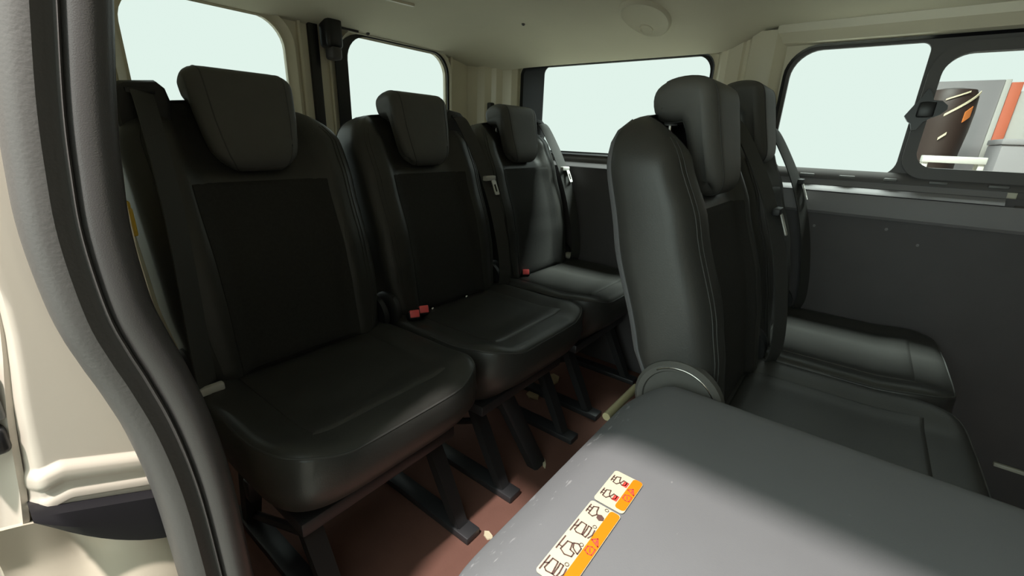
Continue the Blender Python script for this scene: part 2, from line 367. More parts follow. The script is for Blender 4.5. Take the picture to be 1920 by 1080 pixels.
fl = [(-0.0155, 0.010), (-0.0165, -0.004), (-0.019, -0.008), (-0.022, -0.008), (-0.026, -0.011), (-0.034, -0.016), (-0.042, -0.014), (-0.050, -0.006), (-0.0535, 0.006), (-0.053, 0.030), (-0.016, 0.030)]
obj('seal_flange', sweep_xz(path, fl), M_RUBBER2, nw)
lip = [(-0.0165, -0.010), (-0.0185, -0.0145), (-0.0205, -0.010), (-0.0185, -0.004)]
obj('seal_lip', sweep_xz(path, lip), M_RUBBER2, nw)

# jamb outside the seal: cream painted panels with a step, black buffer and lower sill
def sealx(z): return interp(z, sorted([(a, b) for a, b in SEAL]))
def zcre(x): return 0.618 - 0.43 * (x + 0.10) * (1 if x > -0.10 else -0.35)     # crease height across the jamb
def jamb_edge(z): return interp(z, [(0.3, -0.175), (0.50, -0.150), (0.60, -0.1325), (0.66, -0.1255), (0.80, -0.103), (0.90, -0.100), (1.3, -0.100)])
def jfun(u, w):
    """w is the height above the crease"""
    zz = 0.62 + w
    for _ in range(4):
        x1 = sealx(zz) - 0.03; x0 = jamb_edge(zz); x = x0 + (x1 - x0) * u; zz = zcre(x) + w
    y = -0.507 + 0.007 * sm(w / 0.012)
    y += 0.030 * sm((0.16 - u) / 0.16)                       # rolls back at the outer edge
    y += 0.004 * sm((0.012 - abs(w + 0.018)) / 0.008)        # pressed groove under the crease
    return (x, y, zz)
ws = lin(0.80, 0.06, 24) + [0.045, 0.032, 0.022, 0.016, 0.013, 0.011, 0.009, 0.007, 0.005, 0.003, 0.001, 0.0, -0.003, -0.006, -0.008, -0.010, -0.012, -0.014, -0.016, -0.020, -0.024, -0.026, -0.028, -0.030, -0.034]
bm = nb(); grid(bm, jfun, lin(0, 1, 40), ws)
solid(bm, -0.005)
obj('jamb_panel', bm, M_JAMB, nw, angle=60)
def lowpanel(u, v):
    x0 = -0.131; x1 = 0.0; x = x0 + (x1 - x0) * u
    top = 0.590 - 0.20 * u * 0.13 / 0.13 * 0.0
    zt = zcre(x) - 0.028; zb = 0.586 - 0.46 * (x + 0.131)
    return (x, -0.508 - 0.003 * math.sin(v * math.pi), zt + (zb - zt) * v)
bm = nb(); grid(bm, lowpanel, lin(0, 1, 14), lin(0, 1, 8)); solid(bm, -0.004)
obj('jamb_lower_panel', bm, M_JAMB, nw)
def buf(t, s):   # black crescent buffer below the jamb
    x = -0.131 + 0.133 * t
    zt = 0.588 - 0.46 * (x + 0.131); h = 0.066 * (1 - (1 - min(1, t * 1.25)) ** 2.2) + 0.002
    return x, zt, h
bm = nb(); rings = []
for t in lin(0, 1, 14):
    x, zt, h = buf(t, 0); rings.append([(x, -0.505, zt + 0.004), (x, -0.526, zt + 0.001), (x, -0.532, zt - h * .5), (x, -0.528, zt - h * .9), (x, -0.520, zt - h), (x, -0.480, zt - h)])
loft(bm, rings); obj('rubber_buffer', bm, M_BUFFER, nw)
def sill(u, v):
    x = -0.165 + 0.185 * u; zt = 0.562 - 0.52 * (x + 0.131); z = zt + (0.20 - zt) * v
    y = -0.500 - 0.030 * sm((v - 0.12) * 3) + 0.010 * math.sin(u * 7 + v * 3) - 0.022 * math.exp(-((u - 0.10) / 0.10) ** 2) * sm((v - 0.14) * 5) + 0.012 * math.exp(-((u - 0.34) / 0.10) ** 2 - ((v - 0.12) / 0.12) ** 2)
    return (x, y, z)
bm = nb(); grid(bm, sill, lin(0, 1, 30), lin(0, 1, 30)); solid(bm, -0.006)
obj('sill_panel', bm, M_CREAM, nw)
# outer skin beyond the jamb edge, with the striker
bm = nb(); grid(bm, lambda u, v: (jamb_edge(v) + 0.004 - 0.10 * u, -0.492 + 0.03 * sm(u * 6) - 0.02 * u, v), lin(0, 1, 10), lin(1.4, 0.2, 40)); solid(bm, -0.006)
obj('outer_skin', bm, M_JAMB, nw)
bm = nb(); box(bm, (-0.160, -0.498, 0.690), (-0.1225, -0.478, 0.748), 0.004, 3); st = obj('door_striker', bm, M_GREYPL, nw)
bm = nb(); box(bm, (-0.165, -0.502, 0.655), (-0.126, -0.480, 0.684), 0.006, 3); obj('striker_buffer', bm, M_BLACK, st)
bm = nb(); box(bm, (-0.30, -0.468, -0.10), (-0.025, -0.455, 1.40)); obj('jamb_backing', bm, M_JAMB, nw, smooth=False)
# sill step under the doorway
bm = nb(); box(bm, (-0.03, -1.60, -0.05), (0.03, -0.55, 0.012), 0.006); obj('door_step', bm, M_PLASTIC, nw)

# ------------------------------------------------------------------ seats
ZB = [(0.42, -0.150), (0.60, -0.125), (0.68, -0.108), (0.85, -0.052), (0.95, -0.008), (1.02, 0.045)]
ZR = [(0.42, -0.005), (0.55, 0.022), (0.61, 0.050), (0.80, 0.112), (0.94, 0.142), (1.02, 0.145)]
def back_dims(z):
    yb = interp(z, ZB); yr = interp(z, ZR); mid = (yb + yr) / 2; half = (yr - yb) / 2
    hw = 0.240 - 0.020 * sm((0.62 - z) / 0.2)
    if z > 0.895:
        q = min(1, (z - 0.895) / 0.134); hw *= max(0.0, 1 - q ** 3.0) ** (1 / 3.0)
    if z > 0.95: half *= max(0.05, 1 - min(1, (z - 0.95) / 0.079) ** 2.6) ** 0.5
    return mid, half, hw
def recess(x, z):
    r = 0.030 * sm((0.165 - abs(x)) / 0.05)
    r += 0.016 * sm((0.135 - abs(x)) / 0.04) * sm((z - 0.868) / 0.03) * (1 - sm((z - 0.99) / 0.03))
    return r
def front_y(x, z):
    mid, half, hw = back_dims(z); s = max(0.0, 1 - min(1, abs(x) / hw) ** 4.6) ** (1 / 4.6)
    return mid - half * s + recess(x, z) * s
def back_mesh():
    zs = lin(0.425, 0.88, 26) + lin(0.895, 1.0, 10) + [1.008, 1.015, 1.020, 1.024, 1.027, 1.0285]
    rings = []; N = 72
    for i, z in enumerate(zs):
        mid, half, hw = back_dims(z)
        k = 1.0 - 0.25 * (1 - sm(i / 2.0)) if i < 3 else 1.0
        ring = []
        for j in range(N):
            t = 2 * math.pi * j / N; c = math.cos(t); s = math.sin(t)
            x = hw * math.copysign(abs(c) ** (2 / 4.6), c); sy = math.copysign(abs(s) ** (2 / 4.6), s)
            y = mid + half * sy * k + (recess(x, z) * (-sy) if sy < 0 else 0)
            ring.append((x, y, z))
        rings.append(ring)
    bm = nb(); loft(bm, rings); return bm
def patch_edge(i, n, w=2): return 1.0 if i == 0 or i == n - 1 else 0.0
def insert_mesh():
    xs = [-0.150, -0.147] + lin(-0.138, 0.138, 21) + [0.147, 0.150]; zs = [0.452, 0.456] + lin(0.465, 0.850, 24) + [0.858, 0.862]
    bm = nb(); V = []
    for j, z in enumerate(zs):
        row = []
        for i, x in enumerate(xs):
            e = min(i, len(xs) - 1 - i, j, len(zs) - 1 - j); off = (0.004, -0.002, -0.005)[min(e, 2)]
            row.append(bm.verts.new((x, front_y(x, z) + off, z)))
        V.append(row)
    for j in range(len(zs) - 1):
        for i in range(len(xs) - 1): bm.faces.new((V[j][i], V[j][i + 1], V[j + 1][i + 1], V[j + 1][i]))
    return bm
# cushion
CH, CL, CY = 0.250, 0.245, -0.285      # half width, half length, centre
def ctop(x, y):
    b = 0.020 * sm((abs(x) - 0.12) / 0.10); f = 0.010 * sm((-y - 0.36) / 0.10) - 0.012 * sm((y + 0.15) / 0.12)
    return 0.446 + b + f
def sup(t, a, b, n):
    c = math.cos(t); s = math.sin(t)
    return a * math.copysign(abs(c) ** (2 / n), c), b * math.copysign(abs(s) ** (2 / n), s)
def cushion_mesh():
    N = 72; rings = []
    for (z, ins, sh) in ((0.275, 0.085, 0.03), (0.282, 0.068, 0.025), (0.305, 0.050, 0.02), (0.340, 0.020, 0.008), (0.375, 0.005, 0.0), (0.405, 0.0, 0.0), (0.425, 0.003, 0.0)):
        rings.append([(x, CY + sh + y, z) for x, y in (sup(2 * math.pi * k / N, CH - ins * .6, CL - ins, 5) for k in range(N))])
    for s, dz in ((0.985, -0.014), (0.965, -0.007), (0.935, -0.0025), (0.90, 0.0), (0.84, 0), (0.76, 0), (0.66, 0), (0.54, 0), (0.40, 0), (0.25, 0), (0.08, 0)):
        rings.append([(x * s, CY + y * s, ctop(x * s, CY + y * s) + dz) for x, y in (sup(2 * math.pi * k / N, CH, CL, 5) for k in range(N))])
    bm = nb(); loft(bm, rings); return bm
def cush_insert():
    xs = [-0.163, -0.160] + lin(-0.152, 0.152, 17) + [0.160, 0.163]; ys = [-0.452, -0.448] + lin(-0.44, -0.13, 15) + [-0.124, -0.12]
    bm = nb(); V = []
    for j, y in enumerate(ys):
        V.append([bm.verts.new((x, y, ctop(x, y) + (-0.003, 0.002, 0.0045)[min(i, len(xs) - 1 - i, j, len(ys) - 1 - j, 2)])) for i, x in enumerate(xs)])
    for j in range(len(ys) - 1):
        for i in range(len(xs) - 1): bm.faces.new((V[j][i], V[j][i + 1], V[j + 1][i + 1], V[j + 1][i]))
    return bm
def cush_seam():
    N = 90; pts = []
    for k in range(N + 1):
        t = math.pi * (1.0 + k / N) if True else 0
        x, y = sup(t, CH * 0.972, CL * 0.972, 5); pts.append((x, CY + y, ctop(x, CY + y) - 0.0095))
    bm = nb(); tube(bm, pts, 0.0022, 6); return bm
# headrest: hooked side profile (y,z), front lobe hangs in front of the backrest
HP = smooth_path([(p[0], p[1], 0) for p in ((0.050, 1.014), (0.080, 1.012), (0.104, 1.022), (0.113, 1.050), (0.106, 1.074), (0.082, 1.089), (0.045, 1.094), (0.012, 1.088), (-0.004, 1.070), (-0.014, 1.030), (-0.027, 0.970), (-0.037, 0.925), (-0.036, 0.898), (-0.020, 0.882), (0.006, 0.884), (0.024, 0.905), (0.032, 0.950), (0.040, 0.990), (0.050, 1.014))], 3)[:-1]
def head_w(z): return interp(z, [(0.88, 0.060), (0.895, 0.076), (0.92, 0.089), (0.95, 0.097), (1.00, 0.105), (1.07, 0.110), (1.10, 0.110)])
def headrest_mesh():
    cy, cz = 0.018, 1.03; rings = []
    for u in [-1, -0.995, -0.985, -0.97, -0.95, -0.92, -0.85, -0.75, -0.6, -0.3, 0, 0.3, 0.6, 0.75, 0.85, 0.92, 0.95, 0.97, 0.985, 0.995, 1]:
        a = abs(u); ins = 0.026 * (1 - math.sqrt(max(0, 1 - max(0, (a - 0.66) / 0.34) ** 2.2)))
        ring = []; n = len(HP)
        for i, p in enumerate(HP):
            d = (HP[(i + 1) % n] - HP[i - 1]).normalized(); nn = Vector((d.y, -d.x, 0)); q = p + nn * (-ins)
            ring.append((u * head_w(p.y) * (1 - 0.08 * sm((q.x - 0.02) / 0.08)), q.x, q.y))
        rings.append(ring)
    bm = nb(); loft(bm, rings); return bm
def off_profile(k):
    n = len(HP); out = []
    for i, p in enumerate(HP):
        d = (HP[(i + 1) % n] - HP[i - 1]).normalized(); out.append(p + Vector((d.y, -d.x, 0)) * k)
    return out
# outward sign check of the profile
_a = sum(HP[i].x * HP[(i + 1) % len(HP)].y - HP[(i + 1) % len(HP)].x * HP[i].y for i in range(len(HP)))
if _a < 0: HP.reverse()
MESH = {}
def part(name, key, builder, m, parent, **k):
    if key not in MESH:
        o = obj(name, builder(), m, parent, **k); MESH[key] = o.data; return o
    o = bpy.data.objects.new(name, MESH[key]); COL.objects.link(o); o.parent = parent; return o
def leg_b(x, y0, z0, y1, w, d):
    bm = nb(); rings = []
    for t in lin(0, 1, 4):
        y = y0 + (y1 - y0) * t; z = z0 * (1 - t); ww = w * (1 - 0.15 * t)
        rings.append([(x - ww / 2, y - d / 2, z), (x + ww / 2, y - d / 2, z), (x + ww / 2, y + d / 2, z), (x - ww / 2, y + d / 2, z)])
    loft(bm, rings); bmesh.ops.bevel(bm, geom=[e for e in bm.edges if abs(e.verts[0].co.z - e.verts[1].co.z) > 0.02], offset=0.004, segments=2, affect='EDGES'); return bm
def lower_parts(root, leg_w=0.045, mir=1):
    part('seat_cushion', 'cush', cushion_mesh, M_LEATHER, root); part('cushion_insert', 'cins', cush_insert, M_LEATHER, root)
    part('cushion_seam', 'csm', cush_seam, M_SEAM, root)
    def frame():
        bm = nb(); box(bm, (-0.20, -0.44, 0.245), (0.20, -0.09, 0.278), 0.006); return bm
    part('seat_frame', 'frame', frame, M_STEEL, root)
    for x in (-0.165, 0.165):
        part('leg', 'fl%g' % x, lambda: leg_b(x, -0.37, 0.26, -0.50, 0.042, 0.030), M_PLASTIC, root)
        part('leg', 'rl%g' % x, lambda: leg_b(x, -0.13, 0.26, -0.06, 0.042, 0.030), M_PLASTIC, root)
        def rail():
            bm = nb(); box(bm, (x - 0.024, -0.54, 0.0), (x + 0.024, 0.0, 0.022), 0.004); return bm
        part('floor_rail', 'rail%g' % x, rail, M_STEEL, root)
        def brace():
            bm = nb(); tube(bm, [(x, -0.40, 0.20), (x, -0.10, 0.05)], 0.010, 8); return bm
        part('brace', 'br%g' % x, brace, M_STEEL, root)
def belt_parts(root, side, tongue_z, m_tongue, out=0.0):
    s = side
    def hous():
        bm = nb(); P = [(0.130, 0.0), (0.138, 0.035), (0.150, 0.046), (0.205, 0.040), (0.222, 0.028), (0.228, -0.02), (0.222, -0.10), (0.150, -0.10)]
        prof = [(s * a, b) for a, b in P]; rings = []
        for y, k, dz in ((0.035, 0.86, -0.010), (0.040, 0.97, -0.003), (0.060, 1.0, 0.0), (0.105, 1.0, -0.002), (0.122, 0.95, -0.008), (0.126, 0.86, -0.014)):
            rings.append([(s * 0.18 + (a - s * 0.18) * k, y, 1.012 + b * k + dz) for a, b in prof])
        loft(bm, rings); return bm
    h = part('belt_housing', 'hous%d' % s, hous, M_PLASTIC, root)
    def slot():
        bm = nb(); box(bm, (min(s * 0.158, s * 0.206), 0.030, 1.030), (max(s * 0.158, s * 0.206), 0.046, 1.040), 0.002); return bm
    part('belt_slot', 'slot%d' % s, slot, M_BLACK, h)
    ptsb = [(0.182, 0.034, 1.035), (0.184, 0.012, 1.020), (0.190, -0.028, 0.960), (0.198, -0.072, 0.880), (0.207, -0.112, 0.780), (0.216, -0.140, 0.680), (0.224, -0.160, 0.570), (0.226, -0.165, 0.490), (0.226, -0.150, 0.440)]
    def strap():
        bm = nb(); P = smooth_path([(s * a, b, z) for a, b, z in ptsb], 5); ribbon(bm, P, 0.044, 0.003, (1, -0.55 * s, 0)); return bm
    b = part('seat_belt', 'strap%d' % s, strap, M_STRAP, root)
    yz = [(z, y, x) for x, y, z in ptsb]; yz.sort()
    ty = interp(tongue_z, [(z, y) for z, y, x in yz]); tx = s * interp(tongue_z, [(z, x) for z, y, x in yz])
    bm = nb(); box(bm, (tx - 0.026, ty - 0.022, tongue_z - 0.006), (tx + 0.026, ty - 0.006, tongue_z + 0.010), 0.003)
    t = obj('belt_tongue', bm, m_tongue, b)
    L = rrect(tx + 0.002, tx + 0.024, tongue_z - 0.052, tongue_z - 0.004, 0.004, 3); Hh = rrect(tx + 0.008, tx + 0.018, tongue_z - 0.042, tongue_z - 0.018, 0.002, 3)
    tb = obj('belt_tongue', plate(L, [Hh], lambda a, bb, tt: (a, interp(bb, [(z, y) for z, y, x in yz]) - 0.020 + tt, bb), 0.003), m_tongue if m_tongue is not M_PLASTIC else M_TONGUE, b, smooth=False)
def buckle(root, x, y, z, lean=0.0):
    bm = nb(); box(bm, (-0.016, -0.030, -0.012), (0.016, 0.035, 0.010), 0.004, 2, Matrix.Translation((x, y, z)) @ Matrix.Rotation(lean, 4, 'Z') @ Matrix.Rotation(-0.5, 4, 'X'))
    b = obj('belt_buckle', bm, M_PLASTIC, root)
    bm = nb(); box(bm, (-0.013, -0.034, -0.009), (0.013, -0.006, 0.0125), 0.002, 2, Matrix.Translation((x, y, z)) @ Matrix.Rotation(lean, 4, 'Z') @ Matrix.Rotation(-0.5, 4, 'X'))
    obj('release_button', bm, M_RED, b); return b
def hinge(root, s, m=M_PLASTIC):
    def hb():
        bm = nb(); R = []
        for dx, r in ((0.0, 0.058), (0.014, 0.058), (0.020, 0.052), (0.022, 0.040), (0.022, 0.005)):
            R.append([(s * (0.222 + dx), -0.085 + r * math.cos(t), 0.475 + r * math.sin(t)) for t in lin(0, 2 * math.pi * 23 / 24, 24)])
        loft(bm, R); return bm
    return part('hinge_cover', 'hinge%d' % s, hb, m, root)
def head_parts(root, raise_=0.0):
    h = part('headrest', 'head', headrest_mesh, M_HEAD, root); h.location.z = raise_; h.location.y = 0.02 * raise_ / 0.05
    def hseam(s):
        def f():
            bm = nb(); P = [p for p in off_profile(-0.0016)]
            pts = [(s * 0.76 * head_w(p.y) * (1 - 0.08 * sm((p.x - 0.02) / 0.08)), p.x, p.y) for p in P if p.x < 0.098]
            # start after the underside gap so the seam follows rear top, front and lower lobe
            i0 = max(range(len(pts)), key=lambda i: (Vector(pts[i]) - Vector(pts[i - 1])).length); pts = pts[i0:] + pts[:i0]
            tube(bm, pts, 0.0016, 6); return bm
        return f
    for s in (-1, 1): part('headrest_seam', 'hseam%d' % s, hseam(s), M_SEAM, h)
    def post(s):
        def f():
            bm = nb(); tube(bm, [(s * 0.055, 0.080, 0.90), (s * 0.055, 0.082, 1.05)], 0.006, 10); return bm
        return f
    for s in (-1, 1): part('headrest_post', 'post%d' % s, post(s), M_CHROME, h)
    def guide(s):
        def f():
            bm = nb(); tube(bm, [(s * 0.055, 0.081, 1.008), (s * 0.055, 0.081, 1.029)], [0.014, 0.012], 12); return bm
        return f
    for s in (-1, 1): part('post_guide', 'guide%d' % s, guide(s), M_GREYPL, root)
def back_parts(root):
    b = part('backrest', 'back', back_mesh, M_LEATHER, root)
    part('back_insert', 'bins', insert_mesh, M_FABRIC, root)
    for s in (-1, 1):
        for n, xo in (('a', 0.196), ('b', 0.207)):
            def f():
                bm = nb(); tube(bm, [(s * min(xo, back_dims(z)[2] * 0.88 * xo / 0.207), front_y(s * min(xo, back_dims(z)[2] * 0.88 * xo / 0.207), z) - 0.0008, z) for z in lin(0.47, 0.985, 30)], 0.0010, 5); return bm
            part('back_seam', 'bs%s%d' % (n, s), f, M_SEAM, b)
    def shell():
        bm = nb()
        def fn(u, v):
            z = 0.45 + 0.565 * v; mid, half, hw = back_dims(z); t = math.radians(90 - 68 * u)
            c = math.cos(t); sx = math.copysign(abs(c) ** (2 / 4.6), c); sy = abs(math.sin(t)) ** (2 / 4.6)
            return ((hw + 0.003) * sx, mid + (half + 0.003) * sy, z)
        grid(bm, fn, lin(-1, 1, 29), lin(0, 1, 28)); solid(bm, 0.004); return bm
    part('back_board', 'shell', shell, M_SHELL, root)
    return b
XA, PT, YR3, YR2 = 0.358, 0.504, 0.0, -0.872
def seat(x, y, side, label, tongue_z, raise_=0.0, m_tongue=M_TONGUE):
    r = empty('passenger_seat', (x, y, 0)); tag(r, label, 'seat', 'black van passenger seats')
    lower_parts(r); back_parts(r); head_parts(r, raise_); belt_parts(r, side, tongue_z, m_tongue)
    for s in (-1, 1): hinge(r, s)
    return r
sA = seat(XA, YR3, -1, 'black seat with a round-topped backrest beside the door seal, belt tower at its doorway shoulder', 0.47)
sB = seat(XA + PT, YR3, 1, 'black middle seat of the back row, bright belt tongue hanging on its shoulder', 0.838)
sC = seat(XA + 2 * PT, YR3, 1, 'black back-row seat in the corner under the fixed side window', 0.855)
sD = seat(XA + PT, YR2, 1, 'black upright seat next to the folded seat back, side bolster towards the doorway', 0.835, 0.0, M_PLASTIC)
sE = seat(XA + 2 * PT, YR2, 1, 'black seat with raised headrest beside the sliding side window', 0.875, 0.048, M_PLASTIC)
buckle(sB, -0.213, -0.180, 0.478, -0.5)
buckle(sB, -0.172, -0.172, 0.478, -0.5)
buckle(sC, -0.085, -0.115, 0.452, -0.8)
buckle(sA, -0.205, -0.060, 0.466, -0.3)
for s_, (x, y) in ((sB, (-0.095, -0.130)), (sB, (0.06, -0.13))):
    bm = nb(); bmesh.ops.create_uvsphere(bm, u_segments=10, v_segments=6, radius=0.0065, matrix=Matrix.Translation((x, y, ctop(x, y) + 0.006))); obj('stud', bm, M_CHROME, s_)
bm = nb(); box(bm, (0.10, -0.494, 0.350), (0.116, -0.486, 0.366), 0.002); obj('white_tag', bm, M_WHITE, sB)
bm = nb(); bmesh.ops.create_uvsphere(bm, u_segments=16, v_segments=10, radius=0.028, matrix=Matrix.Translation((0.225, -0.135, 0.478)) @ Matrix.Diagonal((1, 0.8, 0.55, 1))); obj('recline_knob', bm, M_PALE, sC)
# olive label and steel strip under the seat by the doorway
bm = nb(); box(bm, (0.045, -0.300, 0.165), (0.090, -0.296, 0.205), 0.001); obj('frame_label', bm, M_OLIVE, sA)
bm = nb(); box(bm, (-0.19, -0.16, 0.14), (0.19, -0.13, 0.20), 0.006); obj('cross_bar', bm, M_STEEL, sA)
# wide leg cover on the middle seat
bm = nb(); rings = []
for t in lin(0, 1, 6):
    z = 0.29 * (1 - t); y = -0.40 - 0.10 * t; x = -0.090 + 0.085 * t; w = 0.058
    rings.append([(x - w / 2, y - 0.014, z), (x - w / 2 + 0.008, y - 0.020, z), (x + w / 2 - 0.008, y - 0.020, z), (x + w / 2, y - 0.014, z), (x + w / 2, y + 0.014, z), (x - w / 2, y + 0.014, z)])
loft(bm, rings); obj('leg_cover', bm, M_PLASTIC, sB)
# big half-disc hinge cover with bright rim on the upright seat
bm = nb(); R = []
for dx, r in ((0.0, 0.078), (0.016, 0.078), (0.022, 0.072), (0.022, 0.062), (0.018, 0.060), (0.018, 0.004)):
    R.append([(-0.227 - dx, -0.068 + r * math.cos(t), 0.535 + r * math.sin(t)) for t in lin(0, 2 * math.pi * 39 / 40, 40)])
loft(bm, R); hc = obj('hinge_disc', bm, M_HEAD, sD)
bm = nb(); tube(bm, [(-0.2480, -0.068 + 0.067 * math.cos(t), 0.535 + 0.067 * math.sin(t)) for t in lin(0.9, math.pi - 0.1, 30)], 0.0018, 6); obj('disc_rim', bm, M_CHROME, hc)

# folded seat: the backrest lies face down on the cushion, its flat back board on top
sF = empty('passenger_seat', (XA, YR2, 0)); tag(sF, 'black seat folded flat, grey back board up with an orange and white label', 'seat', 'black van passenger seats')
lower_parts(sF)
def ftop(y): return 0.580 - 0.050 * sm((y + 0.080) / 0.095) ** 1.3
FB0, FB1, FHW = 0.012, -0.60, 0.251
def folded():
    N = 80; rings = []; cy = (FB0 + FB1) / 2; cl = (FB0 - FB1) / 2
    def lp(ins): return [(x, cy + y) for x, y in (sup(2 * math.pi * k / N, FHW - ins, cl - ins, 14) for k in range(N))]
    for ins, dz in ((0.030, None), (0.010, None)):
        pass
    rings.append([(x, y, 0.470) for x, y in lp(0.020)]); rings.append([(x, y, 0.485) for x, y in lp(0.004)])
    for ins, dz in ((0.0, -0.040), (0.0, -0.022), (0.003, -0.010), (0.008, -0.004), (0.016, -0.001), (0.030, 0.0), (0.06, 0.0), (0.10, 0.0), (0.15, 0.0), (0.20, 0.0), (0.24, 0.0)):
        rings.append([(x, y, ftop(y) + dz) for x, y in lp(ins)])
    bm = nb(); loft(bm, rings); return bm
def scuffed():
    m = M_SHELL.copy(); m.name = 'scuffed_back_board'; nt = m.node_tree; b = nt.nodes['Principled BSDF']
    src = b.inputs['Base Color'].links[0].from_socket
    tc = nt.nodes.new('ShaderNodeTexCoord'); sep = nt.nodes.new('ShaderNodeSeparateXYZ'); nt.links.new(tc.outputs['Object'], sep.inputs[0])
    mp = nt.nodes.new('ShaderNodeMapping'); mp.inputs['Scale'].default_value = (40, 95, 60); nt.links.new(tc.outputs['Object'], mp.inputs[0])
    n = nt.nodes.new('ShaderNodeTexNoise'); n.inputs['Scale'].default_value = 1.0; n.inputs['Detail'].default_value = 4; nt.links.new(mp.outputs[0], n.inputs['Vector'])
    r1 = nt.nodes.new('ShaderNodeMapRange'); r1.inputs[1].default_value = -0.075; r1.inputs[2].default_value = 0.010; r1.inputs[3].default_value = 0.0; r1.inputs[4].default_value = 0.16; nt.links.new(sep.outputs[1], r1.inputs[0])
    ad = nt.nodes.new('ShaderNodeMath'); ad.operation = 'ADD'; nt.links.new(n.outputs['Fac'], ad.inputs[0]); nt.links.new(r1.outputs[0], ad.inputs[1])
    r2 = nt.nodes.new('ShaderNodeMapRange'); r2.inputs[1].default_value = 0.74; r2.inputs[2].default_value = 0.80; r2.inputs[3].default_value = 0.0; r2.inputs[4].default_value = 0.7; nt.links.new(ad.outputs[0], r2.inputs[0])
    mx = nt.nodes.new('ShaderNodeMix'); mx.data_type = 'RGBA'; mx.inputs[7].default_value = (0.32, 0.32, 0.33, 1); nt.links.new(r2.outputs[0], mx.inputs[0]); nt.links.new(src, mx.inputs[6]); nt.links.new(mx.outputs[2], b.inputs['Base Color'])
    return m
fb = obj('backrest', folded(), scuffed(), sF)
fh = part('headrest', 'head', headrest_mesh, M_HEAD, sF); fh.rotation_euler = (math.radians(97), 0, 0); fh.location = (0, 0.36 - 0.0, 0.50)
fh.location = (0, 0.395, 0.488)
bm = nb(); tube(bm, [(x, 0.072, 0.424) for x in lin(-0.215, -0.060, 5)], 0.009, 10); rb = obj('release_bar', bm, M_TAN, sD)
# labels
ZL = 0.5812 - 0.0
def lab(name, x0, x1, y0, y1, m, parent, z, th=0.0006, r=0.004):
    return obj(name, plate(rrect(x0, x1, y0, y1, r, 4), [], lambda a, b, t: (a, b, z + t), th), m, parent, smooth=False)
# local label coordinates: x along the seat, y forward negative
lx0, lx1, sx0, sx1 = 0.157 - XA, 0.2715 - XA, 0.2745 - XA, 0.3345 - XA
ly0, ly1, lym = -0.989 - YR2, -0.952 - YR2, -0.9765 - YR2
def strokes(parent, polys, w, m, z, name='pictogram'):
    bm = nb()
    for P in polys:
        for a, b in zip(P, P[1:]):
            a = Vector((*a, 0)); b = Vector((*b, 0)); d = (b - a)
            if d.length < 1e-6: continue
            d.normalize(); n = Vector((-d.y, d.x, 0)) * w / 2; a = a - d * w * .3; b = b + d * w * .3
            vs = [bm.verts.new((p.x, p.y, z)) for p in (a + n, b + n, b - n, a - n)]; bm.faces.new(vs)
    return obj(name, bm, m, parent, smooth=False)
def icon(kind, cx, cy, s):
    # seat pictograms drawn in a unit square; u runs down the label width (towards the orange band), v along its length
    A = {
     'a': [[(-.48, -.25), (-.48, .35)], [(-.5, -.1), (-.3, -.1)], [(-.5, .15), (-.3, .15)], [(-.3, -.3), (-.3, .3), (-.05, .42), (.0, .1), (.1, -.1), (-.05, -.35), (-.3, -.3)]],
     'b': [[(.15, -.1), (.25, .25), (.5, .2), (.5, -.1), (.3, -.2), (.15, -.1)]],
     'c': [[(-.5, -.5), (-.5, .4)], [(-.5, -.1), (-.3, .05)], [(-.35, -.3), (-.3, .35), (0, .35), (.05, 0), (.1, -.35), (-.2, -.4), (-.35, -.3)], [(.15, -.35), (.15, .1), (.12, .35), (.3, .35), (.35, -.1), (.32, -.38), (.15, -.35)], [(.5, .3), (.55, -.05), (.45, -.35)]],
     'd': [[(-.5, -.45), (-.5, .45)], [(-.5, -.2), (-.3, -.2)], [(-.3, -.35), (-.25, .25), (.0, .3), (.1, -.1), (.35, -.15), (.35, -.4), (0, -.5), (-.3, -.35)], [(.05, .35), (.25, .45), (.5, .3), (.5, -.1), (.3, 0), (.15, .1), (.05, .35)]],
    }[kind]
    return [[(cx + v * s, cy - u * s) for u, v in P] for P in A]
l1 = lab('instruction_label', lx0, lx1, ly0, ly1, M_WHITE, sF, ZL)
lab('orange_band', lx0, lx1 - 0.001, ly0 + 0.0004, lym, M_ORANGE, l1, ZL + 0.0004)
l2 = lab('instruction_label', sx0, sx1, ly0, ly1, M_WHITE, sF, ZL)
lab('orange_band', sx0 + 0.004, sx1, ly0 + 0.0004, lym, M_ORANGE, l2, ZL + 0.0004)
cyc = (lym + ly1) / 2 - 0.0002; zz = ZL + 0.0013; n4 = (lx1 - lx0) / 4
P = []
for i, k in enumerate('cdca'): P += icon(k, lx0 + n4 * (i + 0.5), cyc - 0.0004, 0.0205)
strokes(l1, P, 0.0013, M_INK, zz)
for i in range(4):
    cx = lx0 + n4 * (i + 0.86); cyn = lym + 0.0035
    strokes(l1, [[(cx + 0.002 * math.cos(t), cyn + 0.002 * math.sin(t)) for t in lin(0, 2 * math.pi, 10)]], 0.0006, M_INK, zz, 'step_number')
cx = lx0 + n4 * 3.35; cyh = cyc - 0.008
bm = nb(); bm.faces.new([bm.verts.new((cx + a, cyh + b, zz)) for a, b in ((-.002, .004), (.003, .005), (.005, .001), (.003, -.003), (-.001, -.004), (-.004, 0))]); obj('hand_mark', bm, M_INK, l1, smooth=False)
P = []
